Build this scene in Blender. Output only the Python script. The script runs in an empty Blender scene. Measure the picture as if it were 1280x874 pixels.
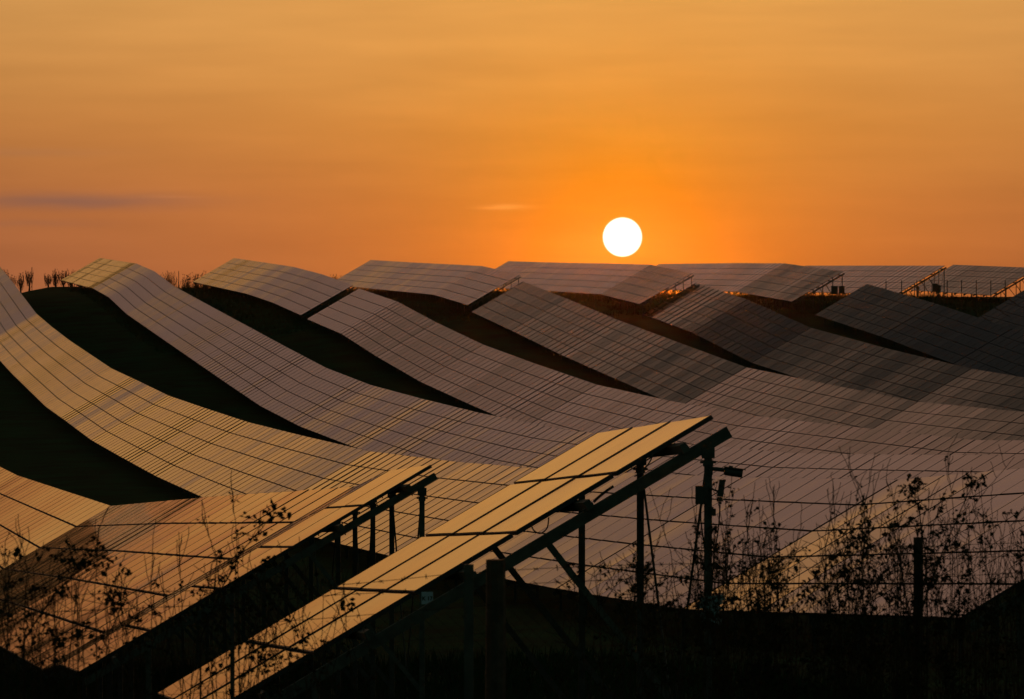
import bpy, math, random
from mathutils import Vector, Matrix
random.seed(7)
R = random.random
C = bpy.context.scene.collection
F = 5400.0; PH = math.radians(9.64); VH = 350.0; TW = 0.87; TH = 0.5; Z0 = 10.0
CP, SP = math.cos(PH), math.sin(PH)

# ------------------------------------------------------------------ helpers
def W(n, s, z=0.0):
    """row coordinates (n across the rows, s along them) to world"""
    return Vector((n*CP - s*SP, n*SP + s*CP, z + Z0))
def at(u, y, v=None, z=None):
    x = (u-640)/F*y
    if z is None: z = -(v-VH)*y/F
    return Vector((x, y, z + Z0))
def tag(o, label=None, cat=None, group=None, kind=None):
    if label: o['label'] = label
    if cat: o['category'] = cat
    if group: o['group'] = group
    if kind: o['kind'] = kind
    return o
def empty(name, loc):
    o = bpy.data.objects.new(name, None); o.location = loc; C.objects.link(o); o.empty_display_size = .3
    return o
class MB:
    def __init__(s): s.v = []; s.f = []; s.m = []
    def box(s, c, X, Y, Z, sx, sy, sz, mat=0):
        b = len(s.v)
        for k in (-1, 1):
            for j in (-1, 1):
                for i in (-1, 1):
                    s.v.append(c + X*(i*sx/2) + Y*(j*sy/2) + Z*(k*sz/2))
        for q in ((0,2,3,1),(4,5,7,6),(0,1,5,4),(2,6,7,3),(0,4,6,2),(1,3,7,5)):
            s.f.append([b+i for i in q]); s.m.append(mat)
    def bar(s, p, q, w, h, up=Vector((0,0,1)), mat=0):
        d = q-p; L = d.length; Xa = d/L
        Y = up.cross(Xa)
        if Y.length < 1e-4: Y = Vector((1,0,0)).cross(Xa)
        Y.normalize(); Z = Xa.cross(Y)
        s.box((p+q)/2, Xa, Y, Z, L, w, h, mat)
    def tube(s, pts, rad, n=6, cap=True, mat=0):
        if not isinstance(rad, (list, tuple)): rad = [rad]*len(pts)
        b = len(s.v); prev = None
        for i, p in enumerate(pts):
            d = (pts[min(i+1, len(pts)-1)] - pts[max(i-1, 0)]).normalized()
            if prev is None:
                a = d.cross(Vector((0.13, 1, 0.07)));
                if a.length < .05: a = d.cross(Vector((1, 0, 0)))
            else: a = prev - d*prev.dot(d)
            a.normalize(); prev = a; e = d.cross(a)
            for k in range(n):
                t = 2*math.pi*k/n
                s.v.append(p + (a*math.cos(t) + e*math.sin(t))*rad[i])
        for i in range(len(pts)-1):
            for k in range(n):
                s.f.append([b+i*n+k, b+i*n+(k+1) % n, b+(i+1)*n+(k+1) % n, b+(i+1)*n+k]); s.m.append(mat)
        if cap:
            s.f.append([b+k for k in range(n)][::-1]); s.m.append(mat)
            s.f.append([b+(len(pts)-1)*n+k for k in range(n)]); s.m.append(mat)
    def ball(s, c, r, seg=10, rings=6, mat=0):
        pts = [c + Vector((0, 0, -r*math.cos(math.pi*i/rings))) for i in range(rings+1)]
        s.tube(pts, [max(.001, r*math.sin(math.pi*i/rings)) for i in range(rings+1)], seg, True, mat)
    def quad(s, a, b, c, d, mat=0):
        k = len(s.v); s.v += [a, b, c, d]; s.f.append([k, k+1, k+2, k+3]); s.m.append(mat)
    def tri(s, a, b, c, mat=0):
        k = len(s.v); s.v += [a, b, c]; s.f.append([k, k+1, k+2]); s.m.append(mat)
    def mesh(s, name, mats, origin=None, smooth=False):
        me = bpy.data.meshes.new(name)
        o = origin or Vector((0, 0, 0))
        me.from_pydata([tuple(p-o) for p in s.v], [], s.f)
        for m in (mats if isinstance(mats, (list, tuple)) else [mats]): me.materials.append(m)
        me.polygons.foreach_set('material_index', s.m)
        if smooth: me.polygons.foreach_set('use_smooth', [True]*len(s.f))
        me.update(); return me
    def build(s, name, mats, parent=None, origin=None, smooth=False):
        """vertices are in world coordinates; origin = world point of the object's own origin"""
        base = origin or (parent.location.copy() if parent else Vector((0, 0, 0)))
        o = bpy.data.objects.new(name, s.mesh(name, mats, base, smooth)); C.objects.link(o)
        if parent:
            o.parent = parent; o.location = base - wloc(parent)
        else: o.location = base
        return o
def wloc(o):
    p = o.location.copy()
    while o.parent: o = o.parent; p += o.location
    return p

# ------------------------------------------------------------------ materials
def mat(name, col, rough=.6, metal=0., var=0., scale=5., col2=None, bump=0., spec=.5):
    m = bpy.data.materials.new(name); m.use_nodes = True
    nt = m.node_tree; b = nt.nodes['Principled BSDF']
    b.inputs['Roughness'].default_value = rough; b.inputs['Metallic'].default_value = metal
    b.inputs['Specular IOR Level'].default_value = spec
    tc = nt.nodes.new('ShaderNodeTexCoord')
    nz = nt.nodes.new('ShaderNodeTexNoise'); nz.inputs['Scale'].default_value = scale; nz.inputs['Detail'].default_value = 6
    nt.links.new(tc.outputs['Object'], nz.inputs['Vector'])
    cr = nt.nodes.new('ShaderNodeValToRGB')
    c2 = col2 or tuple(c*(1-var) for c in col)
    cr.color_ramp.elements[0].position = .35; cr.color_ramp.elements[1].position = .65
    cr.color_ramp.elements[0].color = (*c2, 1); cr.color_ramp.elements[1].color = (*col, 1)
    nt.links.new(nz.outputs['Fac'], cr.inputs['Fac']); nt.links.new(cr.outputs['Color'], b.inputs['Base Color'])
    if bump:
        bp = nt.nodes.new('ShaderNodeBump'); bp.inputs['Strength'].default_value = bump; bp.inputs['Distance'].default_value = .02
        nt.links.new(nz.outputs['Fac'], bp.inputs['Height']); nt.links.new(bp.outputs['Normal'], b.inputs['Normal'])
    return m
M = {}
M['steel'] = mat('galvanised_steel', (.11, .12, .11), .62, .15, .4, 9, bump=.2, spec=.3)
M['frame'] = mat('dark_aluminium', (.035, .04, .05), .45, .3, .2, 4)
M['wood'] = mat('weathered_wood', (.09, .075, .055), .85, 0, .5, 14, bump=.6)
M['plastic'] = mat('dark_plastic', (.05, .055, .05), .5, 0, .2, 8)
M['white'] = mat('skylit_white_enamel', (.55, .68, .88), .4, 0, .1, 8)  # white plate; the sky's blue light is put into its colour
M['ink'] = mat('black_ink', (.015, .015, .018), .6, 0, 0, 8)
M['wire'] = mat('rusty_wire', (.06, .045, .035), .7, .4, .3, 20)
M['stem'] = mat('dry_stem', (.07, .05, .03), .85, 0, .4, 20, spec=.1)
M['leaf'] = mat('bramble_leaf', (.035, .045, .018), .85, 0, .5, 12, col2=(.05, .032, .015), spec=.05)
M['grass'] = mat('rough_grass', (.04, .08, .03), .9, 0, .4, 3, col2=(.07, .055, .025), spec=.05)
M['ground'] = mat('dark_turf', (.03, .085, .035), .95, 0, .4, .35, col2=(.03, .045, .02), bump=.5, spec=.02)
M['bark'] = mat('tree_bark', (.05, .038, .028), .9, 0, .4, 8, spec=.1)
M['wrap'] = mat('pale_blue_film', (.28, .42, .52), .5, 0, .5, 9)

def glass_mat():
    m = bpy.data.materials.new('solar_glass'); m.use_nodes = True
    nt = m.node_tree; b = nt.nodes['Principled BSDF']
    b.inputs['Roughness'].default_value = GLASS_ROUGH
    b.inputs['IOR'].default_value = 1.5
    oi = nt.nodes.new('ShaderNodeObjectInfo')
    cr = nt.nodes.new('ShaderNodeValToRGB')
    cr.color_ramp.elements[0].color = (.012, .014, .022, 1); cr.color_ramp.elements[1].color = (.03, .028, .032, 1)
    nt.links.new(oi.outputs['Random'], cr.inputs['Fac'])
    tc = nt.nodes.new('ShaderNodeTexCoord')
    # dust, heavier along the lower edge of every panel and in weathered blotches
    nz = nt.nodes.new('ShaderNodeTexNoise'); nz.inputs['Scale'].default_value = 2.2; nz.inputs['Detail'].default_value = 7
    ad = nt.nodes.new('ShaderNodeVectorMath'); ad.operation = 'ADD'
    nt.links.new(tc.outputs['Object'], ad.inputs[0]); nt.links.new(oi.outputs['Location'], ad.inputs[1])
    nt.links.new(ad.outputs[0], nz.inputs['Vector'])
    mr = nt.nodes.new('ShaderNodeMapRange'); mr.inputs['From Min'].default_value = .35; mr.inputs['From Max'].default_value = .75
    mr.inputs['To Min'].default_value = 0; mr.inputs['To Max'].default_value = .22
    nt.links.new(nz.outputs['Fac'], mr.inputs['Value'])
    mx = nt.nodes.new('ShaderNodeMix'); mx.data_type = 'RGBA'
    nt.links.new(mr.outputs['Result'], mx.inputs['Factor']); nt.links.new(cr.outputs['Color'], mx.inputs['A'])
    mx.inputs['B'].default_value = (.12, .10, .08, 1)
    nt.links.new(mx.outputs['Result'], b.inputs['Base Color'])
    m2 = nt.nodes.new('ShaderNodeMath'); m2.operation = 'MULTIPLY_ADD'; m2.inputs[1].default_value = .25; m2.inputs[2].default_value = GLASS_ROUGH
    nt.links.new(mr.outputs['Result'], m2.inputs[0]); nt.links.new(m2.outputs[0], b.inputs['Roughness'])
    return m
GLASS_ROUGH = .055
M['glass'] = glass_mat()

# ------------------------------------------------------------------ surveyed profiles of the rows: (tier, u, v) sightings of edges
RN = [3.56, 17.21, 30.92, 42.5, 55.9, 68.1, 82.2, 95.4, 108.6]
SIGHT = {
'0b': [(5,885,519),(5,740,541)],
'0a': [(5,541,580),(5,485,587.5),(5,440,609.5),(5,400,611),(5,340,612),(5,290,614.5),(5,260,620.7),(5,200,627),(5,140,632),(5,107,622.5),(5,75,611),(5,39,600),(5,14,591),(5,0,583.5)],
'1': [(0,1200,773.5),(5,1184,595.5),(5,1124,599),(5,886,595),(5,658,586.3),(5,560,575.7),(5,511.7,568.7),(5,460,563.6),(5,431,555.7),(5,377,544),(5,311,527.6),(5,257,510),(5,214,495.8),(5,182,480),(5,140,460.6),(5,85.3,424),(5,65.6,408.8),(5,43.8,390.2),(5,19.7,357),(5,8.8,343),(5,0,333)],
'2': [(5,1280,568.6),(5,1184,568.5),(5,1101,567.7),(5,997,566.4),(5,930,564.7),(5,885,560),(5,740,541),(5,690,534.1),(5,666,528.5),(5,600.4,516),(5,527,498),(5,460,480),(5,408.4,459.8),(5,360,434.5),(5,260,380.6),(5,217.5,357.5),(5,193.2,339),(5,170.5,329.3),(5,146.5,325.7),(5,125,322.2)],
'3n': [(5,1280,550.2),(5,1219.8,549.7),(5,1163,544.5),(5,1091.8,536.5),(5,1066.9,533.1),(5,959,522),(5,858.7,504.5),(5,840,501.3),(5,740,479.2),(5,669.7,454.4),(5,603.1,430.1),(5,545.5,402.7),(5,497,376.8),(5,451,361.2)],
'3f': [(5,438.8,355.5),(5,400,341.8),(5,365.7,333.2),(5,292.7,322.5)],
'4n': [(5,1280,514.6),(5,1148.5,502.1),(5,1080,489),(5,1033.3,479.7),(5,975,467.5),(5,934.5,459.4),(5,780,402.7),(5,708,372.9),(5,652.5,351)],
'4f': [(5,654,344.6),(5,603.8,332.5),(5,514,328),(5,462.7,324.9)],
'5n': [(5,1280,471.4),(5,1198,458),(5,1107.2,434.9),(5,1014.7,409.8),(5,935.2,374.5),(5,865.4,352.2)],
'5f': [(5,878,343.9),(5,814.5,330.8),(5,761,329.3),(5,680,328),(5,637.7,326.4)],
'6n': [(5,1280,415.6),(5,1221,396),(5,1170.6,379.5),(5,1086.4,355.5)],
'6f': [(5,1051.6,339),(5,1004,333.9),(5,981.9,329.1),(5,920,328.8),(5,822,330)],
'7f': [(5,1176.5,332),(5,1102.8,331.9),(5,1007,332)],
'8f': [(5,1281,334.2),(5,1197,331)],
}
PROF = {}
for k, l in SIGHT.items():
    n0 = RN[int(k[0])]; o = []
    for t, u, v in l:
        n = n0 + t*TW; y = n/(CP*(u-640)/F + SP); x = (u-640)/F*y
        o.append((-SP*x + CP*y, -(v-VH)*y/F - TH*t))
    PROF[k] = sorted(o)
PROF['7n'] = [(297, -6.1), (318, -4.78), (338.9, -3.31)]
def interp(pr, s, e0=None, e1=None):
    if s <= pr[0][0]:
        m = (pr[1][1]-pr[0][1])/(pr[1][0]-pr[0][0]) if e0 is None else e0
        return pr[0][1] + m*(s-pr[0][0])
    if s >= pr[-1][0]:
        m = (pr[-1][1]-pr[-2][1])/(pr[-1][0]-pr[-2][0]) if e1 is None else e1
        return pr[-1][1] + m*(s-pr[-1][0])
    for (a, za), (b, zb) in zip(pr, pr[1:]):
        if a <= s <= b: return za + (zb-za)*(s-a)/max(1e-6, b-a)
def seq(a, b, st):
    o = [a]
    while (b-o[-1]) > st*1.4: o.append(o[-1]+st)
    o.append(b); return o
JOINTS = {
'0b': [36.2, 41.5],
'0a': [52.4, 56.0, 59.6, 80.3, 104.0, 124.7, 145.4, 166.1],
'1': [61.8, 81.8, 95.5] + [95.5+20.9*i for i in range(1, 17)],
'2': [99.0, 115.5, 136.2, 147.8, 172.2, 196.6, 217.3, 237.9, 258.6, 279.8, 301.9, 324, 346, 368, 390.1, 410.6, 431.7, 456.5, 481.2],
'3n': [145, 165.9, 185.7, 205, 225.6, 246.3, 266.9, 287.3, 308.4, 328.4, 350.3],
'3f': [354.3, 375, 396, 417, 437, 448.7],
'4n': [184, 204, 224.6, 245.3, 266.3, 287.3, 308.4, 329.6, 349.2],
'4f': [350.9, 370, 390.5, 411, 431, 441.5],
'5n': [236, 257.5, 278.5, 299.4, 319.9, 338.6],
'5f': [339.8, 356.6, 377, 398, 419, 428.5],
'6n': [276, 297, 317.6, 338.6],
'6f': [346.5, 367.4, 388, 409, 422],
'7n': [297, 318, 338.9],
'7f': [363, 383.5, 404, 414.5],
'8f': [379.5, 400, 408],
}
CLEAR = .62
# ground profile per row (low-edge height minus clearance)
def gprof():
    g = []
    for k in range(9):
        pr = []
        for key in sorted(PROF):
            if int(key[0]) == k: pr += PROF[key]
        pr = sorted(pr)
        g.append(pr)
    g[0] = [p for p in g[0] if p[0] < 156] + [(s, z-.4) for s, z in g[1] if s > 160]
    g[8] = [(s, z+.05) for s, z in PROF['7n']] + g[8]
    # smooth: resample every 6 m and average
    out = []
    for k, pr in enumerate(g):
        a, b = pr[0][0], pr[-1][0]; q = []
        N = int((b-a)/5)
        for i in range(N+1):
            s = a + (b-a)*i/N
            q.append((s, min(interp(pr, max(a, min(b, s+d)), 0, 0) for d in (-1.5, 0, 1.5))))
        out.append(q)
    return out
GP = gprof()
def grow(k, s):
    pr = GP[k]; a, za = pr[0]; b, zb = pr[-1]
    if s < a:
        z = za + .055*(a-s)
        return min(z, -1.45 - .055*max(0, s)) if True else z
    if s > b:
        top = [0, 14, 8, 8, 8, 6, 6, 6, 6][k]
        d = s-b; return zb - (.0006*d*d if d < 40 else .96+.05*(d-40))
    return interp(pr, s)
def ground_z(n, s):
    if n <= RN[0]: z = grow(0, s) - .0*(RN[0]-n)
    elif n >= RN[8]: z = grow(8, s)
    else:
        for k in range(8):
            if RN[k] <= n <= RN[k+1]:
                t = (n-RN[k])/(RN[k+1]-RN[k]); t = t*t*(3-2*t)*.5 + t*.5
                z = grow(k, s)*(1-t) + grow(k+1, s)*t; break
    return z - CLEAR

# ------------------------------------------------------------------ ground sheet
def build_ground():
    ns = [-900, -500, -250, -120, -60, -30] + [-16+2.2*i for i in range(66)] + [140, 170, 230, 350, 600, 1000]
    ss = [-600, -200, -80, -30, -15, -5] + [3*i for i in range(0, 180)] + [550, 570, 600, 660, 760, 950, 1250, 1600]
    v = []; f = []
    for s in ss:
        for n in ns:
            z = ground_z(n, s)
            if -16 <= n <= 130 and 0 < s < 540: z += (R()-.5)*.07
            if s < 0: z = ground_z(n, 0)
            z = max(z, -330)
            v.append(tuple(W(n, s, z)))
    a = len(ns)
    for j in range(len(ss)-1):
        for i in range(a-1):
            f.append([j*a+i+1, j*a+i, (j+1)*a+i, (j+1)*a+i+1])
    me = bpy.data.meshes.new('ground'); me.from_pydata(v, [], f); me.materials.append(M['ground'])
    me.polygons.foreach_set('use_smooth', [True]*len(f)); me.update()
    o = bpy.data.objects.new('ground', me); C.objects.link(o); tag(o, kind='structure')
build_ground()

# ------------------------------------------------------------------ one solar panel (four slightly different sags), shared by all tables
PL, PWD, PT = 1.66, .968, .038
def panel_mesh(sag, tw, lip=.0041):
    mb = MB(); X, Y, Z = Vector((1,0,0)), Vector((0,1,0)), Vector((0,0,1))
    mb.box(Vector((0,0,-PT/2-.002)), X, Y, Z, PL, PWD, PT-.004, 0)
    nx, ny = 6, 2; b = len(mb.v); fr = .012
    for j in range(ny+1):
        for i in range(nx+1):
            x = (-.5+i/nx)*(PL-2*fr); y = (-.5+j/ny)*(PWD-2*fr)
            z = sag*((2*x/PL)**2-1)*(1-.0*(2*y/PWD)**2) + tw*(2*x/PL)*(2*y/PWD)
            mb.v.append(Vector((x, y, z+.0015)))
    for j in range(ny):
        for i in range(nx):
            k = b+j*(nx+1)+i; mb.f.append([k, k+1, k+nx+2, k+nx+1]); mb.m.append(1)
    k0 = len(mb.f)
    for sx_ in (-1, 1):      # raised end lips of the module frame
        mb.box(Vector((sx_*(PL/2-.005), 0, lip-.0033)), X, Y, Z, .009, PWD, .0066, 0)
    me = mb.mesh('solar_panel', [M['frame'], M['glass']])
    me.polygons.foreach_set('use_smooth', [False]*6+[True]*(k0-6)+[False]*12); return me
PANELS = [panel_mesh(s, t) for s, t in ((.0005, .0003), (.0022, -.0005), (-.0014, .0004), (.0034, .0002))]
PANELS += [panel_mesh(s, t, .0085) for s, t in ((.0005, .0003), (.0022, -.0005), (-.0014, .0004), (.0034, .0002))]
def new_panel(i):
    return bpy.data.objects.new('solar_panel', PANELS[i])
proto_panels = [new_panel(i) for i in range(8)]

# ------------------------------------------------------------------ solar tables
ROWNAME = ['nearest row', 'second row', 'third row', 'fourth row', 'fifth row', 'sixth row', 'seventh row', 'eighth row', 'ninth row']
ORD = ['first','second','third','fourth','fifth','sixth','seventh','eighth','ninth','tenth','eleventh','twelfth','thirteenth','fourteenth','fifteenth','sixteenth','seventeenth','eighteenth','nineteenth']
def look(k, s, m):
    if k == 0: return 'golden'
    if k == 1: return 'golden' if s > 95 else 'tawny'
    if m > .065 and k >= 5: return 'very dark'
    if k >= 5 and s < 340: return 'dark brown'
    if s > 350: return 'pale'
    return 'brownish mauve' if k <= 3 else 'brown'
def build_table(k, key, i, s0, s1, z0, z1, label, detail, nearend, farend):
    L = s1-s0; m = (z1-z0)/L; gap = .05
    sm = (s0+s1)/2
    gz = ground_z(RN[k]+2.2, sm)
    if k: gap = .13
    root = empty('solar_table', W(RN[k]+2.2, sm, gz))
    tag(root, label, 'solar table', 'solar tables standing in long rows over the hillside')
    org = root.location.copy()
    A = Vector((-SP, CP, m)); A3 = A.normalized(); B = Vector((CP*TW, SP*TW, TH)); B3 = B.normalized()
    Xa = -A3; Yb = (B - A3*B.dot(A3)).normalized(); Zc = Xa.cross(Yb)
    base = W(RN[k], 0, 0)
    def P(s, t, off=0.):     # point on the table plane at s, tier t, off = distance below plane (normal)
        return W(RN[k]+t*TW, s, z0+(z1-z0)*(s-s0)/L + t*TH) + Zc*off
    nc = max(1, round((L-gap)/1.7)); pitch = (L-gap)/nc
    vari = (.32, 0)[i] if (k == 1 and i < 2) else random.gauss(0, .12 if k == 0 else .26); AMP = {('0b', 0): .22}.get((key, i), .40 if k == 0 else .65 if (k == 1 and i < 6) else .95)
    prev = 0
    for c in range(nc):
        if c % 4 == 0: grp = random.gauss(0, .20)
        prev = .45*prev + random.gauss(0, .24)
        colt = math.radians((prev + grp)*AMP + vari*.6)
        for t in range(5):
            o = proto_panels[random.choice((0, 0, 1, 2, 3)) + (0 if k == 0 or (k == 1 and s0 < 110) else 4)].copy()
            C.objects.link(o); o.parent = root
            p = P(s0+gap/2+(c+.5)*pitch, t+.5, .0)
            Rm = Matrix((Xa, Yb, Zc)).transposed()
            tl = Matrix.Rotation(colt + math.radians(random.gauss(0, .10)*AMP), 3, 'Y') @ Matrix.Rotation(math.radians(random.gauss(0, .06)), 3, 'X')
            Rm = (Rm @ tl).to_4x4()
            sc = Matrix.Diagonal(((abs(A.length)*pitch-.022)/PL, 1, 1, 1))
            o.matrix_local = Matrix.Translation(p-org) @ Rm @ sc
    # purlins under each tier joint
    ex0 = .95 if nearend else .0; ex1 = .95 if farend else .0
    if detail:
        for t in (.45, 1.45, 2.45, 3.6, 4.55):
            mb = MB(); mb.bar(P(s0-(.42 if nearend else -.02), t, -.085), P(s1+(.3 if farend else -.02), t, -.085), .06, .08, Zc)
            mb.build('purlin', M['steel'], root)
    else:
        mb = MB()
        for t in (.45, 1.45, 2.45, 3.6, 4.55):
            mb.bar(P(s0-(.42 if nearend else -.02), t, -.085), P(s1+(.3 if farend else -.02), t, -.085), .06, .08, Zc)
        mb.build('purlins', M['steel'], root)
    # frames
    nf = max(2, round(L/3.0)+ (1 if L < 8 else 0))
    fs = []; RT = 4.86
    a0 = s0-(.3 if key == '0b' else -.05 if key == '0a' else .12) if nearend else s0+.9; a1 = s1+.25 if farend else s1-.9
    for q in range(nf): fs.append(a0+(a1-a0)*q/max(1, nf-1))
    for q, s in enumerate(fs):
        ro = -.15 if key == '0a' else -.168 if k == 0 else -.19
        rt = P(s, 4.97, ro); lt = P(s, .02, ro)
        rp = P(s, RT, -.20); fp = P(s, 1.0, -.20); bm = P(s, 3.15, -.17)
        n_r = RN[k]+RT*TW; n_f = RN[k]+1.0*TW
        rb = W(n_r, s, ground_z(n_r, s)-.3); fb = W(n_f, s, ground_z(n_f, s)-.3)
        rp = Vector((rb.x, rb.y, rp.z)); fp = Vector((fb.x, fb.y, fp.z))
        kb = Vector((rb.x, rb.y, rb.z+.3+ (rp.z-rb.z-.3)*.12))
        if detail:
            for nm, (a, b, w, h) in (('rafter', (lt, rt, .055, .098 if key == '0b' else .085 if k == 0 else .14)), ('post', (rb, rp, .065, .075)), ('post', (fb, fp, .065, .075)), ('brace', (kb, bm, .04, .055))):
                mb = MB(); mb.bar(a, b, w, h, Vector((-SP, CP, 0)).cross((b-a).normalized()) if nm != 'post' else Vector((0, 1, 0)))
                mb.build(nm, M['steel'], root)
        else:
            mb = MB()
            mb.bar(lt, rt, .055, .098); mb.bar(rb, rp, .065, .075, Vector((0, 1, 0))); mb.bar(fb, fp, .065, .075, Vector((0, 1, 0))); mb.bar(kb, bm, .04, .055)
            mb.build('support_frame', M['steel'], root)
    if detail and k == 0:
        for s in fs[:3]:
            n_r = RN[k]+RT*TW; tp = P(s, RT, -.24); c_ = W(n_r, s, tp.z-Z0)
            mb = MB(); mb.box(c_-Vector((0, 0, .06)), Vector((1,0,0)), Vector((0,1,0)), Vector((0,0,1)), .11, .10, .09)
            mb.box(c_-Vector((0, 0, .15)), Vector((1,0,0)), Vector((0,1,0)), Vector((0,0,1)), .085, .09, .05)
            for dx in (-.04, .04):
                mb.tube([c_+Vector((dx, -.075, -.06)), c_+Vector((dx, .075, -.06))], .009, 6); mb.tube([c_+Vector((dx*1.7, 0, -.14)), c_+Vector((dx*.9, 0, -.14))], .011, 6)
            mb.build('post_bracket', M['steel'], root)
            for t in (.45, 1.45, 2.45, 3.6, 4.55):
                q_ = P(s, t, -.115)
                mb = MB(); mb.bar(q_-B3*.05, q_+B3*.05, .075, .02, Zc); mb.tube([q_+B3*.05+Zc*.03, q_+B3*.05-Zc*.10], .008, 6)
                mb.build('purlin_clip', M['steel'], root)
    if detail and k in (0, 6, 7, 8):
        # crossed tie rods between the first two rear posts
        if len(fs) > 1:
            for a, b in ((fs[0], (fs[0]+fs[1])/2), (fs[1], (fs[0]+fs[1])/2)):
                n_r = RN[k]+RT*TW
                top = P(a, RT, -.3); g = W(n_r, b, ground_z(n_r, b)+.55)
                mb = MB(); mb.tube([W(n_r, a, top.z-Z0), g], .011, 6)
                mb.build('tie_rod', M['steel'], root)
    return root, P, fs, Zc
INFO = {}
for key in JOINTS:
    k = int(key[0]); js = JOINTS[key]; pr = PROF[key]
    vis = []
    for i in range(len(js)-1):
        sm = (js[i]+js[i+1])/2; p = W(RN[k]+2.2, sm)
        u = 640+F*p.x/p.y; vis.append(-60 < u < 1400)
    cnt = 0
    nv = 0
    for i in range(len(js)-1):
        s0, s1 = js[i], js[i+1]
        z0, z1 = interp(pr, s0), interp(pr, s1)
        m = (z1-z0)/(s1-s0)
        row = ROWNAME[k]
        seg = {'f': 'beyond the track', 'n': 'before the track', 'a': 'past the gap', 'b': ''}.get(key[1:] or ' ', '')
        if key == '0b': lab = 'short golden solar table at the front carrying the security camera'
        elif key == '0a' and i == 0: lab = 'short golden solar table ending the nearest row beyond the empty gap'
        elif key == '0a' and i == 1: lab = 'narrow steep greyish solar table between two golden ones in the nearest row'
        else: lab = '%s solar table, %s from the camera in the %s %s' % (look(k, sm if False else (s0+s1)/2, m), ORD[i], row, seg)
        detail = key == '0b' or (key == '0a' and i < 3) or (key == '1' and i < 2) or (key in ('6f', '7f', '8f') and i == 0)
        INFO[(key, i)] = build_table(k, key, i, s0, s1, z0, z1, lab.strip(), detail, i == 0, i == len(js)-2)

# ------------------------------------------------------------------ equipment on the front table
root, P, fs, Zc = INFO[('0b', 0)]
n_r = RN[0]+4.86*TW
q = W(n_r, fs[0], 0)          # the end post in plan
yp = q.y
def pp(u, v, dy=0.): return at(u, yp+dy, v)
# where the post really is in the picture
up_ = 640+F*q.x/q.y
ox = up_-882
def e(u, v, dy=0.): return pp(u+ox, v, dy)
Xr, Yr, Zr = Vector((1,0,0)), Vector((0,1,0)), Vector((0,0,1))
cam = empty('security_camera', e(886, 590, -.05))
tag(cam, 'bullet security camera on an arm at the top of the end post, pointing right', 'security camera')
mb = MB(); mb.tube([e(884, 586.5, -.05), e(892, 586.5, -.05), e(904, 588, -.05)], .018, 8); mb.box(e(885.5, 587, -.05), Xr, Yr, Zr, .03, .06, .09)
mb.build('arm', M['plastic'], cam)
mb = MB(); mb.tube([e(902, 589, -.05), e(904, 589.2, -.05), e(925, 592.3, -.05)], [.03, .036, .036], 14); mb.build('housing', M['plastic'], cam)
mb = MB(); mb.bar(e(901.5, 583.6, -.05), e(929, 587.3, -.05), .09, .008); mb.bar(e(908, 583.2, -.05), e(913, 583.8, -.05), .02, .015); mb.build('sunshade', M['plastic'], cam)
an = empty('floodlight', e(886, 618, -.05))
tag(an, 'small slanted lamp on a thin arm below the security camera', 'lamp')
mb = MB(); mb.tube([e(884, 610.5, -.05), e(896, 615, -.05)], .008, 6); mb.build('arm', M['plastic'], an)
mb = MB(); mb.bar(e(900, 600, -.05), e(897, 621, -.05), .05, .045, Yr); mb.box(e(902.5, 601, -.05), Xr, Yr, Zr, .02, .06, .02); mb.build('housing', M['plastic'], an)
mb = MB(); mb.tube([e(897, 621.5, -.05), e(896.8, 627, -.05)], [.02, .03], 10); mb.box(e(897, 629, -.05), Xr, Yr, Zr, .025, .03, .02); mb.build('socket', M['plastic'], an)
jb = empty('junction_box', e(874, 619, -.06))
tag(jb, 'grey junction box strapped to the left of the end post under the front table', 'junction box')
mb = MB(); mb.box(e(874, 619, -.06), Xr, Yr, Zr, .105, .08, .155); mb.build('casing', M['plastic'], jb)
mb = MB()
for v in (614, 620, 626): mb.tube([e(879, v, -.11), e(879, v, -.1)], .012, 8)
mb.build('cable_gland', M['plastic'], jb)
mb = MB(); mb.box(e(888, 640.5, -.06), Xr, Yr, Zr, .05, .05, .06); mb.tube([e(886, 634, -.06), e(886, 637, -.06)], .02, 8)
o = mb.build('switch_box', M['plastic'], None, e(888, 640.5, -.06)); tag(o, 'small square box low on the end post under the security camera', 'box')
def cable(pts, r, lab, name='cable'):
    # smooth through the points
    out = []
    n = len(pts)
    for i in range(n-1):
        p0, p1, p2, p3 = pts[max(0, i-1)], pts[i], pts[i+1], pts[min(n-1, i+2)]
        for j in range(6):
            t = j/6
            out.append(.5*((2*p1)+(p2-p0)*t+(2*p0-5*p1+4*p2-p3)*t*t+(3*p1-p0-3*p2+p3)*t**3))
    out.append(pts[-1])
    mb = MB(); mb.tube(out, r, 6); o = mb.build(name, M['plastic'], None, pts[0]); tag(o, lab, 'cable', 'loose cables hanging on the front table')
cable([e(897, 631), e(896, 650), e(894, 668), e(889, 700), e(887, 740)], .006, 'thin cable dropping from the slanted lamp down the end post')
cable([e(874, 628), e(873, 650), e(878, 690), e(880, 735)], .006, 'thin cable dropping from the grey junction box')
cable([at(817, 36.9, 567), at(812, 36.9, 578), at(803, 36.9, 589), at(793, 36.9, 596)], .006, 'cable looping from the panel edge to the upper purlin stub')
cable([at(767, 37, 608), at(758, 37, 614), at(748, 37, 622), at(742, 37, 628)], .012, 'short thick cable with connector dangling below the second purlin stub')
cable([at(686, 37.2, 647), at(684, 37.2, 660), at(676, 37.2, 667), at(668, 37.2, 664), at(664, 37.2, 657)], .006, 'cable loop hanging under the third purlin stub')
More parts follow.
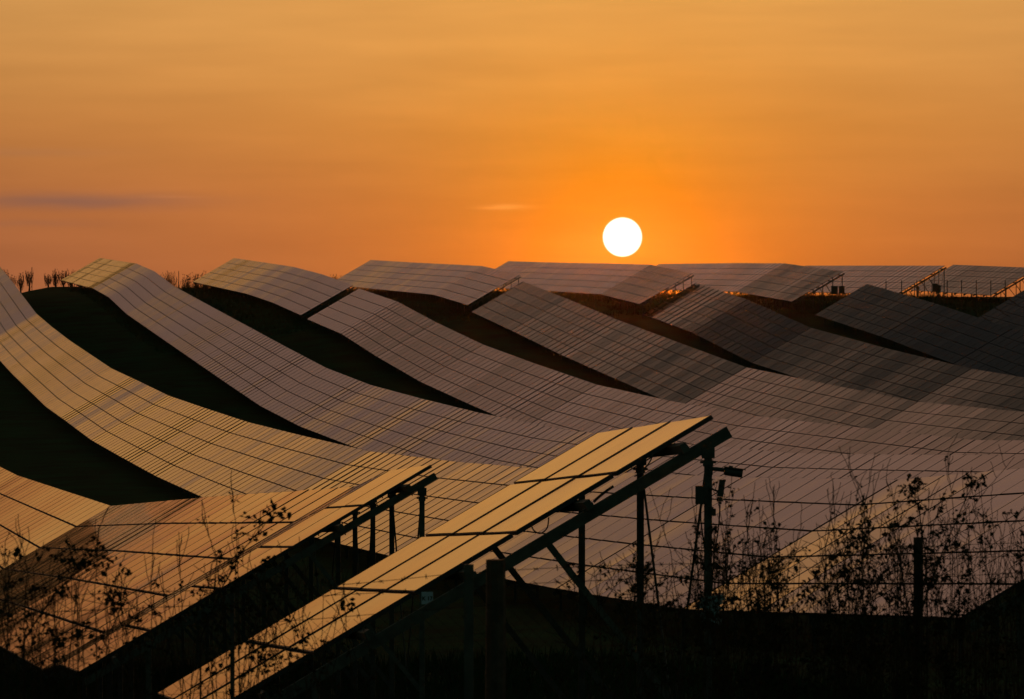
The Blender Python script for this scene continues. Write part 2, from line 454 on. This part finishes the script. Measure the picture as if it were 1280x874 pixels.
# number plate
sp = at(534, 36.6, 748)
sg = empty('number_plate', sp); tag(sg, 'white plate with the number 17 under the edge of the front table', 'sign')
mb = MB(); mb.box(sp, Xr, Yr, Zr, .098, .006, .105); mb.build('plate', M['white'], sg)
fc = bpy.data.curves.new('lettering', 'FONT'); fc.body = 'K 17'; fc.size = .046; fc.extrude = .001; fc.offset = .0012; fc.align_x = 'CENTER'; fc.align_y = 'CENTER'
fo = bpy.data.objects.new('tmp', fc); C.objects.link(fo)
bpy.context.view_layer.update()
me = bpy.data.meshes.new_from_object(fo.evaluated_get(bpy.context.evaluated_depsgraph_get()))
bpy.data.objects.remove(fo)
me.materials.clear(); me.materials.append(M['ink'])
fo = bpy.data.objects.new('lettering', me); C.objects.link(fo); fo.parent = sg; fo.location = (.0, -.0055, -.005); fo.rotation_euler = (math.pi/2, 0, 0)
# pale film wrapped round the post foot
c = e(885, 762)
for j in range(1):
    mb = MB()
    for i in range(5):
        z = c.z-.09+.04*i
        mb.tube([Vector((c.x+.02*math.sin(i*2), c.y-.03, z)), Vector((c.x+.03*math.sin(i*3+1), c.y-.03, z+.05))], [.10+.03*R(), .08+.03*R()], 9, True)
    o = mb.build('wrapped_bundle', M['wrap'], None, c); tag(o, 'pale blue bundle tied round the foot of the end post behind the brambles', 'bundle')

# ------------------------------------------------------------------ foreground wire fence
def fence_pt(u):
    t = u/1148.0
    y = 19.1+(22.8-19.1)*t
    x = -2.26+(2.14+2.26)*t
    return x, y
def fence_at(u, z):
    x, y = fence_pt(u); return Vector((x, y, z+Z0))
def solve_u(u):      # parameter whose projection lands on u
    t = u
    for _ in range(20):
        x, y = fence_pt(t); t += (u-(640+F*x/y))*.9
    return t
fn = empty('wire_fence', fence_at(600, -3.2)); tag(fn, 'old fence of barbed wire and netting on posts along the near edge', 'fence')
posts = [(620, 700, .098, 'wood'), (586, 706, .046, 'steel'), (1148, 672, .052, 'wood'), (-60, 730, .09, 'wood'), (290, 738, .020, 'steel'), (1420, 655, .09, 'wood')]
for u, v, w, mm in posts:
    t = solve_u(u); x, y = fence_pt(t); ztop = -(v-VH)*y/F
    mb = MB(); p0 = Vector((x, y, Z0-3.9)); p1 = Vector((x, y, Z0+ztop))
    if mm == 'wood':
        pts = [p0.lerp(p1, i/8)+Vector(((R()-.5)*.006, 0, 0)) for i in range(9)]
        mb.tube(pts, [w/2*(1+(R()-.5)*.08) for _ in pts[:-1]]+[w/2*.97], 10)
    else: mb.box((p0+p1)/2, Xr, Yr, Zr, w, w, (p1-p0).length)
    mb.build('post', M[mm], fn, None)
def barbed(dz0, sag, r=.0016, barbs=True, phase=0.):
    mb = MB(); N = 120
    pts = []
    for i in range(N+1):
        u = -150+1650*i/N
        x, y = fence_pt(u)
        z = -1.41-dz0+ .012*math.sin(u/90+phase) - sag*abs(math.sin(u*math.pi/560+phase))
        pts.append(Vector((x, y, z+Z0)))
    mb.tube(pts, r, 5)
    if barbs:
        for i in range(1, 60):
            p = pts[2*i]
            for _ in range(3):
                d = Vector((R()-.5, R()-.5, R()-.5)).normalized()*.016
                mb.tube([p-d, p+d], .0013, 4)
            mb.ball(p, .004, 6, 4)
    mb.build('barbed_wire' if barbs else 'line_wire', M['wire'], fn)
barbed(0, .02, phase=.3); barbed(.06, .025, phase=1.1); barbed(.16, .02, phase=2.0)
for dz in (.30, .48, .7, .95): barbed(dz, .01, .0012, False, dz)
mb = MB()
H0, H1 = -2.75, -1.60
for sgn in (-1, 1):
    for i in range(-20, 105):
        t0 = -150+16*i
        a = fence_at(t0, H0 if sgn > 0 else H1); L = (H1-H0)
        u2 = t0 + L/ .00383
        b = fence_at(u2, H1 if sgn > 0 else H0)
        if t0 > 1400 or u2 < -200: continue
        mb.tube([a, b], .0010, 3, False)
mb.build('wire_netting', M['wire'], fn)

# ------------------------------------------------------------------ weeds and brambles along the fence
def leaf(mb, c, sz):
    d = Vector((random.gauss(0, 1), random.gauss(0, 1), random.gauss(0, .8)-.3)).normalized()
    s = d.cross(Vector((R()-.5, R()-.5, R()-.5))).normalized()
    b = c+d*sz; m = c+d*sz*.5
    nn = d.cross(s)*sz*.15
    k = len(mb.v); mb.v += [c, m+s*sz*.34+nn, b, m-s*sz*.34+nn]
    mb.f.append([k, k+1, k+2]); mb.f.append([k, k+2, k+3]); mb.m += [0, 0]
def stem(mb, a, b, r, bend=.04, n=9):
    side = Vector((random.gauss(0, 1), random.gauss(0, .6), 0))*bend*(b-a).length
    pts = []
    for i in range(n+1):
        t = i/n; pts.append(a.lerp(b, t)+side*math.sin(t*math.pi)+Vector((R()-.5, R()-.5, 0))*.008)
    mb.tube(pts, [max(.0016, r*(1-.75*i/n)) for i in range(n+1)], 5); return pts
def cluster(lb, c, rad, n, sz=.03):
    for _ in range(n):
        leaf(lb, c+Vector((random.gauss(0, rad), random.gauss(0, rad), random.gauss(0, rad*.8))), sz*(.6+.8*R()))
def bramble(u0, u1, y, vtop, dens, label, group='bramble bushes tangled in the wire fence'):
    uc = (u0+u1)/2; base = at(uc, y, z=-3.35)
    root = empty('bramble_bush', base); tag(root, label, 'bramble', group)
    sb, lb = MB(), MB()
    n = int(dens*1.7)
    for i in range(n):
        u = u0+(u1-u0)*R(); vt = vtop + abs(random.gauss(0, .45))*(790-vtop)
        vt = min(vt, 800)
        tip = at(u, y+(R()-.5)*.8, vt)
        b0 = base+Vector((random.gauss(0, .08), random.gauss(0, .15), 0)); b0.x = base.x*.3+tip.x*.7+random.gauss(0, .05)
        pts = stem(sb, b0, tip, .0042, .07, 12)
        for j in range(5, len(pts)):
            for _k in range(random.choice((0, 1, 1, 2, 3))):
                d = Vector((random.gauss(0, 1), random.gauss(0, .6), .5+R()*.8)).normalized()*(.05+.12*R())
                q = stem(sb, pts[j], pts[j]+d, .0016, .08, 4)
                if R() < .32: cluster(lb, q[-1], .011, random.randint(3, 8), .024)
                if R() < .5: stem(sb, q[2], q[2]+Vector((random.gauss(0, .03), random.gauss(0, .02), .03+.05*R())), .0014, .05, 3)
            if R() < .16: cluster(lb, pts[j], .018, random.randint(6, 16), .028)
    sb.build('stems', M['stem'], root); lb.build('leaves', M['leaf'], root)
def stalk(pxs, y, label, r=.003, buds=True):
    base = at(pxs[0][0], y, z=-3.35)
    root = empty('dry_stalk', base); tag(root, label, 'weed', 'tall dry weed stalks along the fence')
    sb, lb = MB(), MB()
    pts = [base]
    for (u, v) in pxs: pts.append(at(u, y, v))
    full = []
    for i in range(len(pts)-1):
        for j in range(8):
            full.append(pts[i].lerp(pts[i+1], j/8)+Vector(((R()-.5)*.006, (R()-.5)*.01, 0)))
    full.append(pts[-1])
    N = len(full)
    sb.tube(full, [max(.0016, r*(1-.65*i/N)) for i in range(N)], 5)
    for i in range(8, N):
        if buds: sb.ball(full[i], .0042*(1-.4*i/N), 5, 4)
        if R() < .35:
            d = Vector(((R()-.5)*.9, (R()-.5)*.5, 1)).normalized()*(.04+.14*R())
            stem(sb, full[i], full[i]+d, .0014, .05, 4)
        if R() < .12: cluster(lb, full[i], .012, 5, .022)
    sb.build('stem', M['stem'], root)
    if lb.f: lb.build('leaves', M['leaf'], root)
# left hand brambles
bramble(-40, 60, 19.4, 690, 11, 'leggy bramble in the bottom left corner of the fence')
bramble(40, 150, 19.9, 705, 11, 'leafy bramble with dark clumps second from the left corner')
bramble(130, 250, 20.2, 740, 10, 'low bramble below the orange end of the golden panels')
bramble(235, 345, 19.6, 700, 9, 'thin bramble left of the front table lower edge')
bramble(330, 450, 20.3, 735, 9, 'sparse bramble crossing the lower panels of the front table')
# right hand brambles
bramble(715, 800, 22.2, 692, 12, 'low twiggy bramble under the middle posts of the front table')
bramble(790, 870, 22.5, 700, 12, 'leafy bramble just left of the camera post')
bramble(868, 960, 22.0, 672, 20, 'dense bramble at the foot of the camera post')
bramble(950, 1035, 22.4, 680, 24, 'dense bramble midway between camera post and stake')
bramble(1025, 1125, 22.3, 650, 34, 'thickest bramble, left of the lone fence stake')
bramble(1130, 1215, 22.6, 640, 20, 'tall bramble right of the lone fence stake')
bramble(1200, 1310, 22.4, 640, 22, 'spiny bramble at the right edge of the fence')
def arch(pxs, y, label):   # a single arching cane with clumps of leaves at its joints
    root = empty('bramble_cane', at(pxs[0][0], y, z=-3.35)); tag(root, label, 'bramble')
    sb, lb = MB(), MB(); pts = [root.location.copy()]+[at(u, y, v) for u, v in pxs]
    full = []
    for i in range(len(pts)-1):
        for j in range(7): full.append(pts[i].lerp(pts[i+1], j/7)+Vector(((R()-.5)*.006, 0, (R()-.5)*.006)))
    full.append(pts[-1]); N = len(full)
    sb.tube(full, [.0055*(1-.7*i/N) for i in range(N)], 6)
    for i in range(10, N):
        for _ in range(2):
            if R() < .6:
                d = Vector(((R()-.5)*1.6, (R()-.5), R()*1.2)).normalized()*(.04+.09*R())
                q = stem(sb, full[i], full[i]+d, .0015, .05, 4)
                if R() < .6: cluster(lb, q[-1], .012, 7, .026)
    cluster(lb, full[-1], .03, 30, .03)
    sb.build('stem', M['stem'], root); lb.build('leaves', M['leaf'], root)
arch([(1150, 770), (1175, 700), (1200, 640), (1217, 604)], 22.2, 'arching leafy cane leaning right from the lone stake')
arch([(1160, 770), (1158, 700), (1150, 640), (1140, 610)], 22.3, 'upright leafy cane with its tip just above the stake')
arch([(30, 800), (70, 740), (100, 712), (125, 700)], 19.7, 'leafy cane arching right in the bottom left corner')
arch([(250, 800), (275, 740), (305, 685), (345, 640)], 19.9, 'leafy cane leaning right over the golden panels')
expl = [([(1090, 760), (1080, 632), (1049, 558)], 22.4), ([(1070, 760), (1082, 630), (1094, 566)], 22.5), ([(1200, 740), (1190, 620), (1184, 574)], 22.4),
        ([(1150, 740), (1225, 622), (1268, 572)], 22.6), ([(298, 800), (296, 680), (289, 602)], 19.8), ([(283, 800), (270, 700), (252, 643)], 19.7),
        ([(905, 760), (908, 660), (915, 596)], 22.3), ([(940, 760), (936, 680), (930, 620)], 22.3), ([(1130, 740), (1122, 640), (1108, 600)], 22.5),
        ([(1240, 740), (1225, 660), (1215, 610)], 22.4), ([(848, 760), (838, 690), (812, 610)], 22.3), ([(190, 820), (188, 740), (190, 690)], 19.8),
        ([(120, 820), (118, 740), (124, 660)], 19.7), ([(40, 820), (38, 740), (25, 670)], 19.6), ([(228, 820), (226, 740), (224, 690)], 19.9), ([(8, 820), (10, 760), (4, 690)], 19.6)]
for pxs, y in expl: stalk(pxs, y, 'tall thin dry stalk rising above the brambles by the fence', .0032)
for i in range(46):
    u = 800+480*R(); h = random.uniform(600, 690)
    stalk([(u+random.gauss(0, 6), 760), (u+random.gauss(0, 3), (760+h)/2), (u+random.gauss(0, 9), h)], 22+R(), 'tall thin dry stalk rising above the brambles by the fence', .0026)
for i in range(16):
    u = 440*R(); h = random.uniform(700, 760)
    stalk([(u+random.gauss(0, 5), 860), (u, 800), (u+random.gauss(0, 9), h)], 19.4+R(), 'tall thin dry stalk rising above the brambles by the fence', .0026)

# ------------------------------------------------------------------ grass (uncountable)
def grass(name, spots, hmin, hmax):
    mb = MB()
    for (n, s) in spots:
        p = W(n, s, ground_z(n, s)-.02)
        for _ in range(3):
            h = random.uniform(hmin, hmax); d = Vector((random.gauss(0, .12), random.gauss(0, .12), 0))*h*2
            q = p+Vector((random.gauss(0, .06), random.gauss(0, .06), 0)); w = .012+.012*R()
            mb.tri(q-Vector((w, 0, 0)), q+Vector((w, 0, 0)), q+d+Vector((0, 0, h)))
    o = mb.build(name, M['grass']); tag(o, kind='stuff'); return o
sp_ = [(random.uniform(30, 112), random.uniform(345, 460)) for _ in range(16000)]
g1 = grass('grass', sp_, .15, .5); g1['label'] = 'rough grass fringing the hill crest under the far tables'; g1['category'] = 'grass'
sp_ = [(random.uniform(-1, 14), random.uniform(16, 75)) for _ in range(9000)]
g2 = grass('grass', sp_, .12, .4); g2['label'] = 'dark rough grass between fence and nearest tables'; g2['category'] = 'grass'

# ------------------------------------------------------------------ trees beyond the crest
def small_tree(u, w, vtop, y, lab):
    x = (u-640)/F*y; px = y/F
    n = x*CP+y*SP; s = -x*SP+y*CP
    base = Vector((x, y, ground_z(n, s)+Z0)); top = -(vtop-VH)*px+Z0
    root = empty('small_tree', base); tag(root, lab, 'tree', 'small pollarded trees beyond the crest')
    H = top-base.z; fork = base+Vector((0, 0, H*.42)); wr = w*px/2
    mb = MB(); mb.tube([base, base.lerp(fork, .5)+Vector((.05, 0, 0)), fork], [.12, .1, .09], 7); mb.build('trunk', M['bark'], root)
    mb = MB()
    for _ in range(int(26*w/10)):
        a = 2*math.pi*R(); rr = wr*math.sqrt(R())
        st = fork+Vector((rr*.55*math.cos(a)*.9, rr*.5*math.sin(a), random.uniform(-.2, .1)*H))
        en = fork+Vector((rr*math.cos(a), rr*math.sin(a), H*(.58-.18*R()*1.2)))
        pts = stem(mb, st, en+Vector((0, 0, random.uniform(-.5, .25))), .028, .10, 5)
        for q in pts[2:]:
            for _ in range(4):
                d = Vector((random.gauss(0, .5), random.gauss(0, .5), .6+R())).normalized()*random.uniform(.08, .22)
                k = len(mb.v); mb.v += [q+Vector((-.02, 0, 0)), q+Vector((.02, 0, 0)), q+d]; mb.f.append([k, k+1, k+2]); mb.m.append(0)
    mb.build('crown', M['bark'], root)
TT = [(2, 16, 337), (15, 7, 343), (25.5, 8, 341), (36.5, 9, 338), (60, 9, 341), (69.5, 8, 338), (79, 10, 338), (89, 12, 336), (101, 10, 338), (203, 9, 342), (214, 12, 340),
      (232.5, 10, 342), (246, 11, 340), (257, 10, 339), (267, 9, 342), (417, 10, 341), (428, 8, 343), (-10, 12, 338)]
TL = ['bushy tree beyond the crest at the far left edge', 'thin small tree, first clear of the golden slope on the left', 'small broom shaped tree, second from the left slope', 'taller broom shaped tree by a pole near the left edge',
      'first of the thicket of small trees left of the highest table', 'tree in the middle of the thicket left of the highest table', 'wide tree close left of the highest table corner', 'tree touching the lower corner of the highest table',
      'tree half hidden by the highest table corner', 'tree just right of the highest table slope', 'broad tree left of the bare pole', 'small tree right of the bare pole', 'tree at the lower corner of the fourth row far table', 'tree behind the far corner of the fourth row',
      'tree mostly hidden below the fourth row far table', 'little tree between fourth and fifth rows on the crest', 'lowest little tree left of the fifth row corner', 'tree outside the left frame edge']
for (u, w, v), l in zip(TT, TL): small_tree(u, w*1.35, v+1.5, 500+R()*12, l)
for u, vt, l in ((40, 334, 'bare thin pole beside the tall broom shaped tree'), (69, 336, 'bare thin pole in the thicket left of the highest table'), (223.5, 339, 'bare thin pole right of the highest table')):
    y = 498; x = (u-640)/F*y; n = x*CP+y*SP; s = -x*SP+y*CP
    b = Vector((x, y, ground_z(n, s)+Z0)); mb = MB(); mb.tube([b, Vector((x, y, Z0-(vt-VH)*y/F))], .04, 6)
    o = mb.build('pole', M['bark'], None, b); tag(o, l, 'pole')

# ------------------------------------------------------------------ far crest: fence, boxes, dome pole
fy = 352
def gp(u, y):
    x = (u-640)/F*y; n = x*CP+y*SP; s = -x*SP+y*CP
    return Vector((x, y, ground_z(n, s)+Z0))
ff = empty('stake_fence', gp(1180, fy)); tag(ff, 'low fence of thin stakes along the crest at the right', 'fence')
us = [950, 968.5, 986.5, 1005, 1023, 1041, 1068, 1088, 1107.5, 1127, 1146, 1165, 1184, 1202, 1220.3, 1238.5, 1256.5, 1275]
tops = []
for u in us:
    b = gp(u, fy); t = Vector((b.x, b.y, Z0-(350.5-VH)*fy/F if u > 1100 else b.z+1.25))
    mb = MB(); mb.tube([b-Vector((0, 0, .2)), t], .035, 6); mb.build('stake', M['wood'], ff); tops.append((b, t))
for fr in (.25, .55, .85):
    mb = MB(); mb.tube([b.lerp(t, fr) for b, t in tops], .006, 4); mb.build('line_wire', M['wire'], ff)
def inverter(u, v, w, h, y, lab):
    c = at(u, y, v); px = y/F
    r = empty('inverter', gp(u, y)); tag(r, lab, 'inverter')
    mb = MB(); mb.box(c, Xr, Yr, Zr, w*px, .3, h*px); mb.box(c+Vector((0, 0, h*px/2+.02)), Xr, Yr, Zr, w*px+.08, .4, .03); mb.build('cabinet', M['plastic'], r)
    mb = MB()
    for sx in (-.35, .35): mb.bar(Vector((c.x+sx*w*px, y, r.location.z-.2)), Vector((c.x+sx*w*px, y, c.z-h*px/2)), .05, .05)
    mb.build('stand', M['steel'], r)
inverter(1043, 363, 8, 10, 352, 'dark cabinet under the seventh row far table end, left of a pair')
inverter(1052, 362.5, 7, 9, 353, 'dark cabinet under the seventh row far table end, right of a pair')
inverter(1169, 360, 6, 10, 366, 'larger dark cabinet beside the dome topped pole')
inverter(1173.5, 361.5, 4, 9, 367, 'slim dark cabinet at the foot of the dome topped pole')
pb = gp(1173.5, 362); r = empty('dome_pole', pb); tag(r, 'thin pole with a small shiny white dome right of the eighth row far end', 'pole')
mb = MB(); mb.tube([pb, at(1173.5, 362, 341)], .03, 6); mb.build('pole', M['steel'], r)
dm = bpy.data.materials.new('polished_dome'); dm.use_nodes = True; bb = dm.node_tree.nodes['Principled BSDF']
bb.inputs['Base Color'].default_value = (.8, .8, .82, 1); bb.inputs['Metallic'].default_value = .9; bb.inputs['Roughness'].default_value = .15
mb = MB(); mb.ball(at(1173.5, 362, 339.5), .12, 14, 10); mb.build('dome', dm, r, smooth=True)
pb = gp(1050, 356)
# small tripod marker
tb = gp(1147, 366); r = empty('tripod', tb); tag(r, 'small tripod standing on the crest left of the dome topped pole', 'tripod')
tp = at(1147.5, 366, 358.5)
for a in range(3):
    mb = MB(); mb.bar(tb+Vector((.3*math.cos(a*2.1), .3*math.sin(a*2.1), -.05)), tp, .03, .03); mb.build('leg', M['steel'], r)
mb = MB(); mb.tube([tp-Vector((0, 0, .25)), tp, tp+Vector((0, 0, .1))], [.16, .1, .02], 8); mb.build('head', M['plastic'], r)

# ------------------------------------------------------------------ thin air volume, added for the warm veil of glare round the sun
HZ = 0.0000095
if HZ:
    mb = MB(); mb.box(Vector((0, 700, -60)), Vector((1,0,0)), Vector((0,1,0)), Vector((0,0,1)), 3600, 2900, 180)
    hm = bpy.data.materials.new('glare_air'); hm.use_nodes = True; hm.node_tree.nodes.clear()
    v_ = hm.node_tree.nodes.new('ShaderNodeVolumePrincipled'); v_.inputs['Density'].default_value = HZ
    v_.inputs['Color'].default_value = (.95, .80, .68, 1); v_.inputs['Anisotropy'].default_value = .97
    o_ = hm.node_tree.nodes.new('ShaderNodeOutputMaterial'); hm.node_tree.links.new(v_.outputs[0], o_.inputs['Volume'])
    hz = mb.build('glare_haze', hm); tag(hz, kind='stuff')
# ------------------------------------------------------------------ sky
SUN_U, SUN_V = 778, 296.5
sd = Vector(((SUN_U-640)/F, 1, -(SUN_V-VH)/F)).normalized()
w = bpy.data.worlds.new('World'); bpy.context.scene.world = w; w.use_nodes = True
nt = w.node_tree; nt.nodes.clear()
def N(t, **kw):
    n = nt.nodes.new(t)
    for k, v in kw.items(): setattr(n, k, v)
    return n
def L(a, b): nt.links.new(a, b)
def math_(op, a, b=None, c=None):
    n = N('ShaderNodeMath', operation=op)
    for i, x in enumerate((a, b, c)):
        if x is None: continue
        if isinstance(x, (int, float)): n.inputs[i].default_value = x
        else: L(x, n.inputs[i])
    return n.outputs[0]
tc = N('ShaderNodeTexCoord'); D = tc.outputs['Generated']
sx = N('ShaderNodeSeparateXYZ'); L(D, sx.inputs[0])
el = math_('MULTIPLY', math_('ARCSINE', sx.outputs['Z']), 57.2958)          # degrees above the horizon
az = math_('MULTIPLY', math_('ARCTAN2', sx.outputs['X'], sx.outputs['Y']), 57.2958)
# slow wavy cloud bands
cx = N('ShaderNodeCombineXYZ'); L(math_('MULTIPLY', az, .10), cx.inputs[0]); L(math_('MULTIPLY', el, .75), cx.inputs[1])
nz = N('ShaderNodeTexNoise'); nz.inputs['Scale'].default_value = 1.0; nz.inputs['Detail'].default_value = 6; nz.inputs['Roughness'].default_value = .55
L(cx.outputs[0], nz.inputs['Vector'])
band = math_('SUBTRACT', nz.outputs['Fac'], .5)
el2 = math_('ADD', el, math_('MULTIPLY', band, math_('MINIMUM', math_('MAXIMUM', math_('MULTIPLY', el, .30), .6), 3.5)))
ramp = N('ShaderNodeValToRGB'); L(math_('DIVIDE', el2, 40.0), ramp.inputs[0])
stops = [(0, (.37, .118, .042)), (1.0, (.45, .158, .050)), (2.0, (.53, .215, .060)), (3.0, (.62, .285, .082)), (4.2, (.66, .325, .095)), (5.2, (.64, .305, .095)), (6.5, (.63, .29, .098)), (7.1, (.47, .24, .10)), (7.6, (.36, .195, .105)),
         (8.3, (.31, .172, .11)), (9.3, (.25, .145, .115)), (10.5, (.30, .170, .125)), (11.7, (.33, .180, .125)), (12.8, (.28, .150, .105)), (14, (.26, .148, .095)), (15.2, (.18, .105, .07)),
         (16.2, (.13, .082, .056)), (17.4, (.062, .044, .031)), (19, (.038, .030, .024)), (20.8, (.022, .021, .019)), (38, (.010, .016, .015))]
cr = ramp.color_ramp
while len(cr.elements) < len(stops): cr.elements.new(.5)
for e_, (p, c) in zip(cr.elements, stops): e_.position = p/40; e_.color = (*c, 1)
# angle from the sun
dp = N('ShaderNodeVectorMath', operation='DOT_PRODUCT'); L(D, dp.inputs[0]); dp.inputs[1].default_value = sd
# small angles from the chord length for precision
df = N('ShaderNodeVectorMath', operation='DISTANCE'); L(D, df.inputs[0]); df.inputs[1].default_value = sd
ang = math_('MULTIPLY', df.outputs['Value'], 57.2958)
def expf(x, s): return math_('POWER', 2.71828, math_('DIVIDE', x, -s))
h1 = expf(ang, 1.1); h2 = expf(ang, 3.6)
def scale(col, f):
    n = N('ShaderNodeVectorMath', operation='SCALE'); n.inputs[0].default_value = col; L(f, n.inputs['Scale']); return n.outputs[0]
def add(a, b):
    n = N('ShaderNodeVectorMath', operation='ADD'); L(a, n.inputs[0]); L(b, n.inputs[1]); return n.outputs[0]
def mixc(f, a, b):
    n = N('ShaderNodeMix', data_type='RGBA'); L(f, n.inputs['Factor'])
    if isinstance(a, tuple): n.inputs['A'].default_value = (*a, 1)
    else: L(a, n.inputs['A'])
    if isinstance(b, tuple): n.inputs['B'].default_value = (*b, 1)
    else: L(b, n.inputs['B'])
    return n.outputs['Result']
sky = ramp.outputs['Color']
# left and right edges duller, pinkish low on the left
lowf = math_('MAXIMUM', 0, math_('SUBTRACT', 1, math_('DIVIDE', el, 2.6)))
leftf = math_('MINIMUM', 1, math_('MAXIMUM', 0, math_('DIVIDE', az, -7.0)))
sky = mixc(math_('MULTIPLY', math_('MULTIPLY', lowf, leftf), .6), sky, (.34, .125, .062))
sky = add(sky, scale((.165, .032, -.035), h2))
sky = add(sky, scale((.18, .035, -.045), h1))
vg = math_('SUBTRACT', 1.0, math_('MULTIPLY', math_('MINIMUM', 1.6, math_('POWER', math_('ABSOLUTE', math_('DIVIDE', math_('SUBTRACT', az, .8), 7.0)), 2.0)), .11))
sc_ = N('ShaderNodeVectorMath', operation='SCALE'); L(sky, sc_.inputs[0]); L(vg, sc_.inputs['Scale']); sky = sc_.outputs[0]
# cloud streaks
def blob(a0, e0, wa, we, p=1.0):
    a = math_('DIVIDE', math_('SUBTRACT', az, a0), wa); b = math_('DIVIDE', math_('SUBTRACT', elw, e0), we)
    return math_('POWER', 2.71828, math_('MULTIPLY', math_('ADD', math_('MULTIPLY', a, a), math_('MULTIPLY', b, b)), -p))
cx2 = N('ShaderNodeCombineXYZ'); L(math_('MULTIPLY', az, 1.2), cx2.inputs[0]); L(math_('MULTIPLY', el, 7), cx2.inputs[1])
nz2 = N('ShaderNodeTexNoise'); nz2.inputs['Scale'].default_value = 1.0; nz2.inputs['Detail'].default_value = 5; L(cx2.outputs[0], nz2.inputs['Vector'])
elw = math_('ADD', el, math_('MULTIPLY', math_('SUBTRACT', nz2.outputs['Fac'], .5), .10))
def azu(u): return math.degrees(math.atan((u-640)/F))
def elv(v): return (VH-v)/F*57.2958
c1 = blob(azu(85), elv(252), 1.45, .10); c2 = blob(azu(40), elv(280), .9, .05); c3 = blob(azu(20), elv(192), 1.2, .06)
sky = mixc(math_('MULTIPLY', c1, .95), sky, (.225, .105, .07)); sky = mixc(math_('MULTIPLY', c2, .35), sky, (.25, .11, .065)); sky = mixc(math_('MULTIPLY', c3, .25), sky, (.30, .15, .08))
c4 = blob(azu(629), elv(258.5), .32, .032); sky = mixc(math_('MULTIPLY', c4, .55), sky, (.95, .36, .07))
c5 = blob(azu(215), elv(247), .45, .02); sky = mixc(math_('MULTIPLY', c5, .10), sky, (.75, .30, .12))
# fine wisps
cx3 = N('ShaderNodeCombineXYZ'); L(math_('MULTIPLY', az, .35), cx3.inputs[0]); L(math_('MULTIPLY', el, 3.0), cx3.inputs[1])
nz3 = N('ShaderNodeTexNoise'); nz3.inputs['Scale'].default_value = 1.0; nz3.inputs['Detail'].default_value = 8; L(cx3.outputs[0], nz3.inputs['Vector'])
wf = math_('ADD', 1, math_('MULTIPLY', math_('SUBTRACT', nz3.outputs['Fac'], .5), .28))
sc = N('ShaderNodeVectorMath', operation='SCALE'); L(sky, sc.inputs[0]); L(wf, sc.inputs['Scale']); sky = sc.outputs[0]
mxx = N('ShaderNodeVectorMath', operation='MAXIMUM'); L(sky, mxx.inputs[0]); mxx.inputs[1].default_value = (.005, .005, .005); sky = mxx.outputs[0]
# the sky behind the viewer is far dimmer
back = math_('MINIMUM', 1, math_('MAXIMUM', .10, math_('ADD', .45, math_('MULTIPLY', sx.outputs['Y'], .75))))
bk = math_('SUBTRACT', 1, back)
sky = mixc(bk, sky, (.015, .046, .032))
# sun disc, half a degree wide
disc = N('ShaderNodeMapRange'); disc.interpolation_type = 'SMOOTHSTEP'; L(ang, disc.inputs['Value'])
disc.inputs['From Min'].default_value = .243; disc.inputs['From Max'].default_value = .272; disc.inputs['To Min'].default_value = 1; disc.inputs['To Max'].default_value = 0
sky = mixc(disc.outputs['Result'], sky, (1.45, 1.36, 1.15))
bg = N('ShaderNodeBackground'); L(sky, bg.inputs['Color']); bg.inputs['Strength'].default_value = 1.0
# faint physical twilight sky on top
ns = N('ShaderNodeTexSky', sky_type='NISHITA'); ns.sun_disc = False; ns.sun_elevation = math.asin(sd.z); ns.sun_rotation = math.atan2(sd.x, sd.y)
bg2 = N('ShaderNodeBackground'); L(ns.outputs[0], bg2.inputs['Color']); bg2.inputs['Strength'].default_value = .004
sm_ = N('ShaderNodeAddShader'); L(bg.outputs[0], sm_.inputs[0]); L(bg2.outputs[0], sm_.inputs[1])
out = N('ShaderNodeOutputWorld'); L(sm_.outputs[0], out.inputs['Surface'])

sl = bpy.data.lights.new('sun', 'SUN'); sl.energy = .25; sl.angle = math.radians(.53); sl.color = (1, .22, .035)
so = bpy.data.objects.new('sun', sl); C.objects.link(so); so.rotation_euler = (-sd).to_track_quat('-Z', 'Y').to_euler(); so.location = (0, 0, 60)

# ------------------------------------------------------------------ camera
cd = bpy.data.cameras.new('camera'); co = bpy.data.objects.new('camera', cd); C.objects.link(co)
cd.sensor_width = 36; cd.lens = 36*F/1280; cd.clip_end = 20000; cd.clip_start = .5
co.location = (0, 0, Z0); co.rotation_euler = (math.pi/2-math.atan((437-VH)/F), 0, 0)
cd.dof.use_dof = True; cd.dof.focus_distance = 85; cd.dof.aperture_fstop = 15
S = bpy.context.scene; S.camera = co
S.view_settings.view_transform = 'Standard'; S.view_settings.look = 'None'; S.view_settings.exposure = 0; S.view_settings.gamma = 1
S.render.engine = 'CYCLES'
